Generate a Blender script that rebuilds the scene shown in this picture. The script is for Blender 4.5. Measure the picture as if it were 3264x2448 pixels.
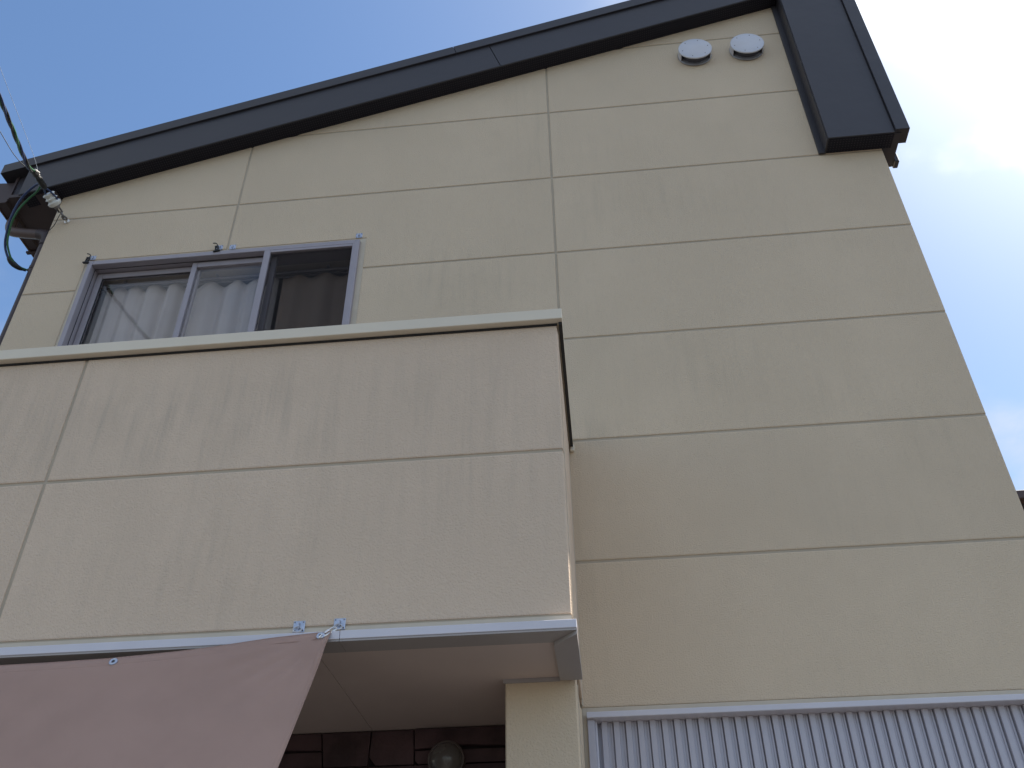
import bpy, bmesh, math, random
from mathutils import Vector, Matrix
random.seed(7)
S = bpy.context.scene
for o in list(bpy.data.objects): bpy.data.objects.remove(o)
COL = S.collection

# ------------------------------------------------------------------ camera
cam = bpy.data.cameras.new('camera')
cam.sensor_width = 36.0; cam.lens = 32.536; cam.clip_start = 0.05; cam.clip_end = 3000
co = bpy.data.objects.new('camera', cam); COL.objects.link(co)
R_ = Vector((0.99478355, 0.10159848, -0.00913443)); U_ = Vector((0.06890147, -0.60319526, 0.7946119)); F_ = Vector((-0.07522152, 0.79109622, 0.607049))
m3 = Matrix((R_, U_, -F_)).transposed()
co.matrix_world = Matrix.Translation((0.091, -3.5164, 1.4705)) @ m3.to_4x4()
S.camera = co
S.render.resolution_x = 1024; S.render.resolution_y = 768
S.view_settings.view_transform = 'Standard'; S.view_settings.look = 'None'
S.view_settings.gamma = 1.0; S.view_settings.use_curve_mapping = False
S.view_settings.exposure = 1.29

# ------------------------------------------------------------------ sun and sky
SUN = Vector((1.87, 0.80, 2.75)).normalized()
EL = math.asin(SUN.z); AZ = math.atan2(SUN.x, SUN.y)
sl = bpy.data.lights.new('sun', 'SUN'); sl.energy = 3.2; sl.angle = math.radians(0.53); sl.color = (1.0, 0.95, 0.87)
so = bpy.data.objects.new('sun', sl); COL.objects.link(so)
so.rotation_euler = SUN.to_track_quat('Z', 'Y').to_euler(); so.location = SUN * 60

W = bpy.data.worlds.new('World'); S.world = W; W.use_nodes = True
nt = W.node_tree; N = nt.nodes; L = nt.links; N.clear()
def nd(tree, typ, **kw):
    n = tree.nodes.new(typ)
    for k, v in kw.items(): setattr(n, k, v)
    return n
def mth(tree, op, a, b=None, clamp=False):
    n = tree.nodes.new('ShaderNodeMath'); n.operation = op; n.use_clamp = clamp
    for i, v in enumerate((a, b)):
        if v is None: continue
        if isinstance(v, (int, float)): n.inputs[i].default_value = v
        else: tree.links.new(v, n.inputs[i])
    return n.outputs[0]
def mixc(tree, f, a, b, typ='MIX'):
    n = tree.nodes.new('ShaderNodeMix'); n.data_type = 'RGBA'; n.blend_type = typ
    for i, v in ((0, f), (6, a), (7, b)):
        if isinstance(v, (int, float)): n.inputs[i].default_value = v
        elif isinstance(v, tuple): n.inputs[i].default_value = (*v, 1)
        else: tree.links.new(v, n.inputs[i])
    return n.outputs[2]
def ramp(tree, f, lo, hi, interp='EASE'):
    n = tree.nodes.new('ShaderNodeValToRGB'); n.color_ramp.interpolation = interp
    n.color_ramp.elements[0].position = lo; n.color_ramp.elements[1].position = hi
    n.color_ramp.elements[0].color = (0, 0, 0, 1); n.color_ramp.elements[1].color = (1, 1, 1, 1)
    tree.links.new(f, n.inputs[0]); return n.outputs[0]
FIELD_OFF = (-0.2, 0.1, 5.0); CLOUD_OFF = (2.3, 0.4, 0.0); SKY_SAT = 1.09; SKY_VAL = 0.88; VEIL = 1.08
sky = nd(nt, 'ShaderNodeTexSky', sky_type='NISHITA', sun_disc=False)
sky.sun_elevation = EL; sky.sun_rotation = AZ; sky.air_density = 1.0; sky.dust_density = 0.35; sky.ozone_density = 1.0; sky.altitude = 50
tc = nd(nt, 'ShaderNodeTexCoord')
sep = nd(nt, 'ShaderNodeSeparateXYZ'); L.new(tc.outputs['Generated'], sep.inputs[0])
dz = mth(nt, 'MAXIMUM', mth(nt, 'ADD', sep.outputs[2], 0.12), 0.05)
cmb = nd(nt, 'ShaderNodeCombineXYZ')
cx_ = mth(nt, 'DIVIDE', sep.outputs[0], dz); cy_ = mth(nt, 'DIVIDE', sep.outputs[1], dz)
L.new(cx_, cmb.inputs[0]); L.new(cy_, cmb.inputs[1])
n1 = nd(nt, 'ShaderNodeTexNoise'); n1.inputs['Scale'].default_value = 5.0; n1.inputs['Detail'].default_value = 6; n1.inputs['Roughness'].default_value = 0.5
mp = nd(nt, 'ShaderNodeMapping'); mp.inputs['Location'].default_value = CLOUD_OFF
L.new(cmb.outputs[0], mp.inputs[0]); L.new(mp.outputs[0], n1.inputs['Vector'])
dot = nd(nt, 'ShaderNodeVectorMath', operation='DOT_PRODUCT'); L.new(tc.outputs['Generated'], dot.inputs[0]); dot.inputs[1].default_value = SUN
ds = mth(nt, 'MAXIMUM', dot.outputs['Value'], 0.0)
# bright cloud round the sun, torn at its rim; thin white haze fading away from it
cl = mth(nt, 'ADD', mth(nt, 'MULTIPLY', n1.outputs[0], 0.16), mth(nt, 'SUBTRACT', ds, 0.93 + 0.08))
cloud = ramp(nt, mth(nt, 'ADD', mth(nt, 'MULTIPLY', cl, 8.0), 0.5), 0.36, 0.68)
lum = mth(nt, 'ADD', mth(nt, 'MULTIPLY', mth(nt, 'POWER', ds, 12.0), 9.0), 3.0)
ccol = nd(nt, 'ShaderNodeVectorMath', operation='SCALE'); ccol.inputs[0].default_value = (0.93, 0.98, 1.06); L.new(lum, ccol.inputs['Scale'])
hs = nd(nt, 'ShaderNodeHueSaturation'); hs.inputs['Saturation'].default_value = SKY_SAT; hs.inputs['Value'].default_value = SKY_VAL
L.new(sky.outputs[0], hs.inputs['Color'])
veil = mth(nt, 'MULTIPLY', mth(nt, 'POWER', ds, 9.0), VEIL, True)
skyv = mixc(nt, veil, hs.outputs[0], ccol.outputs[0])
# scattered fair-weather cloud over the rest of the sky
n2 = nd(nt, 'ShaderNodeTexNoise'); n2.inputs['Scale'].default_value = 1.25; n2.inputs['Detail'].default_value = 7; n2.inputs['Roughness'].default_value = 0.52
mp2 = nd(nt, 'ShaderNodeMapping'); mp2.inputs['Location'].default_value = FIELD_OFF
L.new(cmb.outputs[0], mp2.inputs[0]); L.new(mp2.outputs[0], n2.inputs['Vector'])
field = ramp(nt, n2.outputs[0], 0.45, 0.60)
cloud = mth(nt, 'MAXIMUM', cloud, field)
skyc = mixc(nt, mth(nt, 'MULTIPLY', cloud, 0.95), skyv, ccol.outputs[0])
bg = nd(nt, 'ShaderNodeBackground'); bg.inputs['Strength'].default_value = 0.10
L.new(skyc, bg.inputs['Color'])
wo = nd(nt, 'ShaderNodeOutputWorld'); L.new(bg.outputs[0], wo.inputs['Surface'])

# ------------------------------------------------------------------ materials
M = {}
def mat(name, col, rough=0.6, metal=0.0, spec=0.4, var=0.0, vscale=6.0, bump=0.0, bscale=120.0, stretch=(1, 1, 1)):
    m = bpy.data.materials.new(name); m.use_nodes = True; t = m.node_tree
    b = t.nodes['Principled BSDF']
    b.inputs['Roughness'].default_value = rough; b.inputs['Metallic'].default_value = metal
    b.inputs['Specular IOR Level'].default_value = spec
    b.inputs['Base Color'].default_value = (*col, 1)
    tcn = nd(t, 'ShaderNodeTexCoord')
    mpn = nd(t, 'ShaderNodeMapping'); mpn.inputs['Scale'].default_value = stretch
    t.links.new(tcn.outputs['Object'], mpn.inputs[0])
    if var:
        n = nd(t, 'ShaderNodeTexNoise'); n.inputs['Scale'].default_value = vscale; n.inputs['Detail'].default_value = 4
        t.links.new(mpn.outputs[0], n.inputs['Vector'])
        f = ramp(t, n.outputs[0], 0.3, 0.7)
        c = mixc(t, f, tuple(x * (1 - var) for x in col), tuple(min(1, x * (1 + var)) for x in col))
        t.links.new(c, b.inputs['Base Color'])
        r = mth(t, 'ADD', mth(t, 'MULTIPLY', f, 0.12), rough - 0.06); t.links.new(r, b.inputs['Roughness'])
    if bump:
        n = nd(t, 'ShaderNodeTexNoise'); n.inputs['Scale'].default_value = bscale; n.inputs['Detail'].default_value = 3
        t.links.new(mpn.outputs[0], n.inputs['Vector'])
        bm_ = nd(t, 'ShaderNodeBump'); bm_.inputs['Strength'].default_value = 1.0; bm_.inputs['Distance'].default_value = bump
        t.links.new(n.outputs[0], bm_.inputs['Height']); t.links.new(bm_.outputs[0], b.inputs['Normal'])
    M[name] = m
    return m

def siding(name, col, grime, streak_lo, streak_hi, stains=()):
    """sprayed stucco-look siding board: orange-peel relief, faint blotches, rain streaks"""
    m = bpy.data.materials.new(name); m.use_nodes = True; t = m.node_tree
    b = t.nodes['Principled BSDF']; b.inputs['Roughness'].default_value = 0.85; b.inputs['Specular IOR Level'].default_value = 0.25
    tcn = nd(t, 'ShaderNodeTexCoord'); P = tcn.outputs['Object']
    def noise(scale, detail, sc=(1, 1, 1), loc=(0, 0, 0), rough=0.55):
        mp_ = nd(t, 'ShaderNodeMapping'); mp_.inputs['Scale'].default_value = sc; mp_.inputs['Location'].default_value = loc
        t.links.new(P, mp_.inputs[0])
        n = nd(t, 'ShaderNodeTexNoise'); n.inputs['Scale'].default_value = scale; n.inputs['Detail'].default_value = detail; n.inputs['Roughness'].default_value = rough
        t.links.new(mp_.outputs[0], n.inputs['Vector']); return n.outputs[0]
    big = noise(0.9, 3); mid = noise(5.0, 4, (1, 1, .8)); fine = noise(90, 2)
    stre = noise(1.0, 6, (22, 4, 1.9), (3, 0, 1), .66); patch = noise(1.5, 3, (1, 1, 1.2), (5, 2, 0.6)); thin = noise(1.0, 3, (70, 4, 3.0), (1, 1, 1))
    inf = nd(t, 'ShaderNodeObjectInfo')
    c = mixc(t, ramp(t, big, .35, .68), tuple(x * .955 for x in col), tuple(x * 1.035 for x in col))
    c = mixc(t, mth(t, 'MULTIPLY', ramp(t, mid, .35, .7), .35), c, (col[0] * .95, col[1] * .945, col[2] * .93))
    c = mixc(t, mth(t, 'MULTIPLY', ramp(t, fine, .3, .7), .25), c, tuple(x * .90 for x in col))
    rnd = nd(t, 'ShaderNodeHueSaturation'); t.links.new(c, rnd.inputs['Color'])
    t.links.new(mth(t, 'ADD', mth(t, 'MULTIPLY', inf.outputs['Random'], .04), .98), rnd.inputs['Value'])
    st = mth(t, 'MULTIPLY', ramp(t, stre, streak_lo, streak_hi), ramp(t, patch, .48, .72))
    st = mth(t, 'MULTIPLY', st, mth(t, 'ADD', mth(t, 'MULTIPLY', ramp(t, thin, .35, .65), .6), .4))
    g = mth(t, 'MULTIPLY', st, grime)
    c = mixc(t, g, rnd.outputs[0], (0.20, 0.195, 0.165))
    sx_ = nd(t, 'ShaderNodeSeparateXYZ'); t.links.new(P, sx_.inputs[0])
    for (x0, z0, wx, wz, amount, scol) in stains:
        a1 = mth(t, 'POWER', mth(t, 'DIVIDE', mth(t, 'SUBTRACT', sx_.outputs[0], x0), wx), 2.0)
        a2 = mth(t, 'POWER', mth(t, 'DIVIDE', mth(t, 'SUBTRACT', sx_.outputs[2], z0), wz), 2.0)
        ga = mth(t, 'POWER', 2.718, mth(t, 'MULTIPLY', mth(t, 'ADD', a1, a2), -1.0))
        br = mth(t, 'ADD', mth(t, 'MULTIPLY', mth(t, 'MULTIPLY', ramp(t, stre, .36, .72), mth(t, 'ADD', mth(t, 'MULTIPLY', ramp(t, thin, .3, .7), .7), .3)), .85), mth(t, 'MULTIPLY', ramp(t, mid, .3, .7), .18))
        c = mixc(t, mth(t, 'MULTIPLY', mth(t, 'MULTIPLY', ga, br), amount * .38), c, scol)
    t.links.new(c, b.inputs['Base Color'])
    peel = noise(170, 2, rough=.5); grit = noise(420, 1)
    h = mth(t, 'ADD', mth(t, 'MULTIPLY', peel, 1.0), mth(t, 'MULTIPLY', grit, .35))
    bp = nd(t, 'ShaderNodeBump'); bp.inputs['Distance'].default_value = 0.0045; bp.inputs['Strength'].default_value = 0.8
    t.links.new(h, bp.inputs['Height']); t.links.new(bp.outputs[0], b.inputs['Normal'])
    M[name] = m

BEIGE = (0.695, 0.562, 0.41)
GREY = (0.23, 0.22, 0.19); OCHRE = (0.33, 0.23, 0.12)
siding('siding', BEIGE, 0.12, .42, .72, [(.10, 3.86, .22, .12, .8, GREY), (.05, 3.45, .07, .30, .4, OCHRE), (.05, 2.9, .05, .25, .3, OCHRE),
    (-.45, 4.88, .5, .2, .5, GREY), (.45, 5.42, .5, .22, .5, GREY), (.5, 4.3, .5, .25, .3, GREY), (1.2, 4.0, .5, .2, .25, GREY), (1.3, 3.4, .6, .3, .2, GREY)])
siding('siding_balcony', (0.71, 0.56, 0.425), 0.12, .40, .70, [(-1.60, 3.46, .38, .20, .8, GREY), (-1.0, 3.46, .45, .24, .7, GREY), (-2.2, 3.42, .4, .25, .6, GREY), (-.3, 3.50, .3, .25, .5, GREY), (-.5, 3.05, .6, .22, .4, GREY), (-1.6, 2.85, .7, .22, .3, GREY)])
mat('sealant', (0.46, 0.385, 0.29), .7, var=.06, vscale=9)
mat('sealant_pale', (0.60, 0.52, 0.41), .65, var=.05, vscale=9)
mat('coping', (0.74, 0.66, 0.53), .45, var=.03, vscale=4)
mat('slate_metal', (0.040, 0.037, 0.043), .45, spec=.5, var=.14, vscale=1.6, bump=.004, bscale=4)
mat('alu_bronze', (0.37, 0.335, 0.36), .42, metal=.15, var=.04, vscale=8)
mat('alu_inner', (0.12, 0.115, 0.135), .5, metal=.2)
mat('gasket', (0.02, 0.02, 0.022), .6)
mat('brown_plastic', (0.060, 0.042, 0.042), .5, var=.12, vscale=7)
mat('brown_plastic_light', (0.11, 0.075, 0.065), .45, var=.1, vscale=7)
mat('white_metal', (0.66, 0.64, 0.69), .35, var=.03, vscale=5)
mat('shutter_metal', (0.51, 0.49, 0.54), .42, metal=.1, var=.04, vscale=5, stretch=(4, 4, .6))
mat('shutter_dark', (0.13, 0.13, 0.155), .5)
mat('vent_metal', (0.60, 0.60, 0.63), .35, metal=.25, var=.04, vscale=12)
mat('flange_metal', (0.30, 0.30, 0.32), .45, metal=.3, var=.1, vscale=30)
mat('vent_dark', (0.07, 0.07, 0.085), .6)
mat('zinc', (0.50, 0.54, 0.64), .38, metal=.6, var=.1, vscale=60)
mat('steel', (0.70, 0.68, 0.65), .3, metal=.8)
mat('old_steel', (0.20, 0.185, 0.18), .5, metal=.7, var=.3, vscale=50)
mat('black_clip', (0.018, 0.018, 0.02), .55)
mat('porcelain', (0.74, 0.74, 0.70), .18, spec=.6, var=.05, vscale=20)
mat('wire_black', (0.02, 0.021, 0.022), .5)
mat('wire_green', (0.035, 0.13, 0.055), .45)
mat('wire_blue', (0.03, 0.05, 0.13), .45)
mat('wire_pale', (0.4, 0.42, 0.45), .4)
mat('porch_soffit', (0.66, 0.55, 0.50), .75, var=.05, vscale=2.0, bump=.0006, bscale=160)
mat('soffit_border', (0.42, 0.385, 0.37), .6, var=.04, vscale=3)
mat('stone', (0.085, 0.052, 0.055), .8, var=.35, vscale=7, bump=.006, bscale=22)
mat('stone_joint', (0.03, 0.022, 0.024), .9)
mat('lamp_rim', (0.16, 0.13, 0.12), .4, metal=.3)
mat('lamp_glass', (0.13, 0.115, 0.105), .25, spec=.6, var=.12, vscale=10)
mat('interior_wall', (0.62, 0.58, 0.53), .8)
mat('interior_ceiling', (0.55, 0.53, 0.55), .8)
mat('wood_casing', (0.50, 0.43, 0.36), .55, var=.08, vscale=4, stretch=(1, 6, 6))
mat('casing_pale', (0.74, 0.68, 0.62), .6, var=.04, vscale=3)
mat('rail_metal', (0.45, 0.45, 0.5), .35, metal=.3)
mat('concrete', (0.078, 0.070, 0.062), .85, var=.12, vscale=1.2, bump=.003, bscale=40)
mat('asphalt', (0.06, 0.06, 0.062), .9, var=.15, vscale=3, bump=.004, bscale=150)
mat('roof_dark', (0.05, 0.045, 0.055), .6, var=.15, vscale=2)
mat('neighbour_wall', (0.17, 0.085, 0.07), .8, var=.12, vscale=1.5, bump=.003, bscale=60)
mat('neighbour_glass', (0.04, 0.05, 0.06), .1, spec=.6)
mat('white_frame', (0.6, 0.6, 0.6), .5)

# perforated vent strip of the eaves: rows of small dark holes in the sheet
def perforated():
    m = mat('perforated', (0.016, 0.015, 0.022), .7, spec=.2); t = m.node_tree; b = t.nodes['Principled BSDF']
    tcn = nd(t, 'ShaderNodeTexCoord'); sp = nd(t, 'ShaderNodeSeparateXYZ'); t.links.new(tcn.outputs['Object'], sp.inputs[0])
    def cell(o):
        f = mth(t, 'FRACT', mth(t, 'MULTIPLY', o, 62.0)); return mth(t, 'POWER', mth(t, 'SUBTRACT', f, .5), 2.0)
    s1 = mth(t, 'ADD', sp.outputs[0], mth(t, 'MULTIPLY', sp.outputs[2], .55))
    d = mth(t, 'ADD', cell(s1), cell(sp.outputs[1]))
    f = mth(t, 'LESS_THAN', d, .045)
    t.links.new(mixc(t, f, (0.016, 0.015, 0.022), (0.05, 0.05, 0.06)), b.inputs['Base Color'])
perforated()

def fabric(name, col, trans, transp, wscale=900):
    m = bpy.data.materials.new(name); m.use_nodes = True; t = m.node_tree; t.nodes.clear()
    tcn = nd(t, 'ShaderNodeTexCoord')
    n = nd(t, 'ShaderNodeTexNoise'); n.inputs['Scale'].default_value = 5; n.inputs['Detail'].default_value = 4; t.links.new(tcn.outputs['Object'], n.inputs['Vector'])
    w = nd(t, 'ShaderNodeTexNoise'); w.inputs['Scale'].default_value = wscale; t.links.new(tcn.outputs['Object'], w.inputs['Vector'])
    c = mixc(t, ramp(t, n.outputs[0], .3, .7), tuple(x * .95 for x in col), tuple(x * 1.04 for x in col))
    c = mixc(t, mth(t, 'MULTIPLY', w.outputs[0], .25), c, tuple(x * .8 for x in col))
    d = nd(t, 'ShaderNodeBsdfDiffuse'); tr = nd(t, 'ShaderNodeBsdfTranslucent'); tp = nd(t, 'ShaderNodeBsdfTransparent')
    t.links.new(c, d.inputs[0]); t.links.new(c, tr.inputs[0])
    bp = nd(t, 'ShaderNodeBump'); bp.inputs['Distance'].default_value = .0006; t.links.new(w.outputs[0], bp.inputs['Height']); t.links.new(bp.outputs[0], d.inputs['Normal'])
    a = nd(t, 'ShaderNodeMixShader'); a.inputs[0].default_value = trans; t.links.new(d.outputs[0], a.inputs[1]); t.links.new(tr.outputs[0], a.inputs[2])
    e = nd(t, 'ShaderNodeMixShader'); e.inputs[0].default_value = transp; t.links.new(a.outputs[0], e.inputs[1]); t.links.new(tp.outputs[0], e.inputs[2])
    o = nd(t, 'ShaderNodeOutputMaterial'); t.links.new(e.outputs[0], o.inputs[0]); M[name] = m
fabric('sail_cloth', (0.48, 0.325, 0.27), .12, 0.0)
fabric('lace', (0.68, 0.615, 0.59), .25, .05)
fabric('drape', (0.56, 0.44, 0.37), .25, 0.0)
fabric('screen_mesh', (0.035, 0.033, 0.035), .0, .68, 2000)

def glass(name):
    m = bpy.data.materials.new(name); m.use_nodes = True; t = m.node_tree; t.nodes.clear()
    tp = nd(t, 'ShaderNodeBsdfTransparent'); tp.inputs[0].default_value = (.98, .98, .98, 1)
    gl = nd(t, 'ShaderNodeBsdfGlossy'); gl.inputs['Roughness'].default_value = 0.0
    fr = nd(t, 'ShaderNodeFresnel'); geo = nd(t, 'ShaderNodeNewGeometry')
    # the sheet does not refract, so its rear face reflects as the front one does
    t.links.new(mth(t, 'SUBTRACT', 1.52, mth(t, 'MULTIPLY', geo.outputs['Backfacing'], 1.52 - 1 / 1.52)), fr.inputs['IOR'])
    mx = nd(t, 'ShaderNodeMixShader'); t.links.new(fr.outputs[0], mx.inputs[0]); t.links.new(tp.outputs[0], mx.inputs[1]); t.links.new(gl.outputs[0], mx.inputs[2])
    o = nd(t, 'ShaderNodeOutputMaterial'); t.links.new(mx.outputs[0], o.inputs[0]); M[name] = m
glass('glass')

# ------------------------------------------------------------------ mesh helpers
def obj(name, bm, m, parent=None, smooth=False):
    bmesh.ops.recalc_face_normals(bm, faces=bm.faces)
    me = bpy.data.meshes.new(name); bm.to_mesh(me); bm.free()
    me.materials.append(M[m])
    if smooth:
        for p in me.polygons: p.use_smooth = True
        me.set_sharp_from_angle(angle=math.radians(40))
    o = bpy.data.objects.new(name, me); COL.objects.link(o)
    if parent is not None: o.parent = parent
    return o
def empty(name, parent=None):
    o = bpy.data.objects.new(name, None); COL.objects.link(o); o.empty_display_size = .05
    if parent is not None: o.parent = parent
    return o
def tag(o, label, cat, group=None):
    o['label'] = label; o['category'] = cat
    if group: o['group'] = group
    return o
def rebase(o, p):
    """put a thing's own origin at p (parts stay where they are)"""
    p = Vector(p)
    if o.type == 'MESH':
        o.data.transform(Matrix.Translation(-p)); o.location = p
    else:
        o.location = p
        for ch in o.children: ch.matrix_parent_inverse = Matrix.Translation(-p)
    return o
def bx(bm, x0, x1, y0, y1, z0, z1, bev=0.0):
    r = bmesh.ops.create_cube(bm, size=1.0)
    vs = r['verts']
    for v in vs:
        v.co = Vector((x0 + (v.co.x + .5) * (x1 - x0), y0 + (v.co.y + .5) * (y1 - y0), z0 + (v.co.z + .5) * (z1 - z0)))
    if bev:
        es = list({e for v in vs for e in v.link_edges})
        bmesh.ops.bevel(bm, geom=es, offset=bev, segments=1, profile=.5, affect='EDGES')
    return bm
def box(name, x0, x1, y0, y1, z0, z1, m, parent=None, bev=0.0):
    return obj(name, bx(bmesh.new(), x0, x1, y0, y1, z0, z1, bev), m, parent)
def prism(bm, poly, y0, y1, bev=0.0):
    """poly (x, z) extruded from front y0 to back y1; front rim chamfered"""
    f = bm.faces.new([bm.verts.new((x, y0, z)) for x, z in poly])
    rim = list(f.edges)
    ex = bmesh.ops.extrude_face_region(bm, geom=[f])
    nv = [g for g in ex['geom'] if isinstance(g, bmesh.types.BMVert)]
    for v in nv: v.co.y = y1
    if f not in bm.faces: pass
    # extrude_face_region moves the copy to the back; the rim edges stay in front
    if bev:
        fr = [e for e in bm.edges if all(abs(v.co.y - y0) < 1e-6 for v in e.verts) and len(e.link_faces) >= 1]
        ff = [g for g in bm.faces if all(abs(v.co.y - y0) < 1e-6 for v in g.verts)]
        if not ff:
            bmesh.ops.contextual_create(bm, geom=fr); 
        bmesh.ops.bevel(bm, geom=[e for e in fr if e.is_valid], offset=bev, segments=2, profile=.6, affect='EDGES', clamp_overlap=True)
    return bm
def slab(poly, y0, y1, bev=0.0):
    bm = bmesh.new()
    front = [bm.verts.new((x, y0, z)) for x, z in poly]; back = [bm.verts.new((x, y1, z)) for x, z in poly]
    n = len(poly)
    bm.faces.new(front); bm.faces.new(back[::-1])
    for i in range(n): bm.faces.new((front[i], back[i], back[(i + 1) % n], front[(i + 1) % n]))
    bmesh.ops.recalc_face_normals(bm, faces=bm.faces)
    if bev:
        bm.edges.ensure_lookup_table()
        fr = [e for e in bm.edges if all(abs(v.co.y - y0) < 1e-6 for v in e.verts)]
        bmesh.ops.bevel(bm, geom=fr, offset=bev, segments=2, profile=.6, affect='EDGES', clamp_overlap=True)
    return bm
def frame_of(d):
    d = d.normalized(); a = Vector((0, 0, 1)) if abs(d.z) < .9 else Vector((1, 0, 0))
    u = d.cross(a).normalized(); return u, d.cross(u).normalized()
def tube(bm, pts, r, n=8, closed=False):
    pts = [Vector(p) for p in pts]; k = len(pts); rings = []
    u = None
    for i, p in enumerate(pts):
        a = pts[i - 1] if (i > 0 or closed) else p; b = pts[(i + 1) % k] if (i < k - 1 or closed) else p
        d = (b - a).normalized()
        if u is None: u, v = frame_of(d)
        else:
            u = (u - d * u.dot(d)).normalized(); v = d.cross(u)
        rr = r[i] if isinstance(r, (list, tuple)) else r
        rings.append([bm.verts.new(p + (u * math.cos(2 * math.pi * j / n) + v * math.sin(2 * math.pi * j / n)) * rr) for j in range(n)])
    for i in range(k if closed else k - 1):
        A, B = rings[i], rings[(i + 1) % k]
        for j in range(n): bm.faces.new((A[j], A[(j + 1) % n], B[(j + 1) % n], B[j]))
    if not closed: bm.faces.new(rings[0][::-1]); bm.faces.new(rings[-1])
    return bm
def smooth_path(pts, sub=6):
    P = [Vector(p) for p in pts]; out = []
    for i in range(len(P) - 1):
        p0 = P[max(i - 1, 0)]; p1 = P[i]; p2 = P[i + 1]; p3 = P[min(i + 2, len(P) - 1)]
        for s in range(sub):
            t = s / sub
            out.append(.5 * ((2 * p1) + (p2 - p0) * t + (2 * p0 - 5 * p1 + 4 * p2 - p3) * t * t + (3 * p1 - p0 - 3 * p2 + p3) * t ** 3))
    out.append(P[-1]); return out
def lathe(bm, prof, org, axis, n=24):
    """prof: (distance along axis, radius)"""
    axis = Vector(axis).normalized(); u, v = frame_of(axis); org = Vector(org); rings = []
    for h, r in prof:
        rings.append([bm.verts.new(org + axis * h + (u * math.cos(2 * math.pi * j / n) + v * math.sin(2 * math.pi * j / n)) * max(r, 1e-4)) for j in range(n)])
    for A, B in zip(rings, rings[1:]):
        for j in range(n): bm.faces.new((A[j], A[(j + 1) % n], B[(j + 1) % n], B[j]))
    bm.faces.new(rings[0][::-1]); bm.faces.new(rings[-1]); return bm
def torus(bm, c, axis, R, r, n=24, k=6):
    u, v = frame_of(Vector(axis)); c = Vector(c)
    return tube(bm, [c + (u * math.cos(2 * math.pi * i / n) + v * math.sin(2 * math.pi * i / n)) * R for i in range(n)], r, k, True)

# ------------------------------------------------------------------ ground
def sheet(name, x0, x1, y0, y1, z, m):
    bm = bmesh.new(); bm.faces.new([bm.verts.new(p) for p in ((x0, y0, z), (x1, y0, z), (x1, y1, z), (x0, y1, z))])
    o = obj(name, bm, m); o['kind'] = 'structure'; return o
sheet('ground', -600, 600, -600, 600, 0.0, 'asphalt')
sheet('driveway', -7.5, 3.2, -7.0, 9.0, 0.006, 'concrete')

# ------------------------------------------------------------------ the house
house = empty('house'); tag(house, 'cream two-storey house with grooved siding boards and dark slate roof edge', 'house')
GAP = .0055; SL = .2915
V0, V1, XL, XR = -1.854, 0.0, -2.998, 1.854
H = [6.85 - .606 * k for k in range(8)]          # joint heights, H[7] = 2.608
def rake(x): return 6.276 + SL * (x + 1.48)   # underside of the eaves along the wall
WX0, WX1, WZ0, WZ1 = -2.652, -1.082, 4.02, 5.243    # window frame
OX0, OX1, OZ1 = WX0 - .028, WX1 + .03, WZ1 + .026  # opening in the siding
def panel(poly, m='siding', y=0.0, parent=house):
    return obj('wall_panel', slab(poly, y, y + .013, .0055), m, parent)
TOP = .07
def rect(x0, x1, z0, z1): return [(x0 + GAP, z0 + GAP), (x1 - GAP, z0 + GAP), (x1 - GAP, z1 - GAP), (x0 + GAP, z1 - GAP)]
def clipped(x0, x1, z0, z1):
    """a board cut off along the slope of the roof"""
    a, b = x0 + GAP, x1 - GAP; lo, hi = z0 + GAP, z1 - GAP
    pts = [(a, lo), (b, lo), (b, min(hi, rake(b) + TOP))]
    ta, tb = rake(a) + TOP, rake(b) + TOP
    if tb > hi and ta < hi: pts.append((a + (hi - ta) / SL, hi))
    pts.append((a, min(hi, ta)))
    if ta <= lo:   # left end already above the roof line
        xs = a + (lo - ta) / SL
        pts = [(xs, lo), (b, lo), (b, min(hi, tb))]
        if tb > hi: pts.append((a + (hi - ta) / SL, hi))
    return pts
g = GAP
# left column
panel(clipped(XL, V0, H[2], H[1]))
panel([(XL + g, H[3] + g), (OX0, H[3] + g), (OX0, OZ1), (V0 - g, OZ1), (V0 - g, H[2] - g), (XL + g, H[2] - g)])
panel([(XL + g, H[4] + g), (OX0, H[4] + g), (OX0, H[3] - g), (XL + g, H[3] - g)])
panel([(XL + g, H[5] + g), (OX0, H[5] + g), (OX0, H[4] - g), (XL + g, H[4] - g)])
# middle column
panel(clipped(V0, V1, H[1], H[0])); panel(clipped(V0, V1, H[2], H[1]))
panel([(V0 + g, OZ1), (OX1, OZ1), (OX1, H[3] + g), (V1 - g, H[3] + g), (V1 - g, H[2] - g), (V0 + g, H[2] - g)])
panel([(OX1, H[4] + g), (V1 - g, H[4] + g), (V1 - g, H[3] - g), (OX1, H[3] - g)])
panel([(OX1, H[5] + g), (V1 - g, H[5] + g), (V1 - g, H[4] - g), (OX1, H[4] - g)])
# right column
panel(clipped(V1, XR + .005, H[0], 7.6))
for k in range(7):
    if k == 0: panel(clipped(V1, XR + .005, H[1], H[0]))
    else: panel(rect(V1, XR + .005, H[k + 1], H[k]))
# second board row beside / under the shutter, hidden below the picture
panel([(1.80, .35), (XR, .35), (XR, H[7] - g), (1.80, H[7] - g)])

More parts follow.
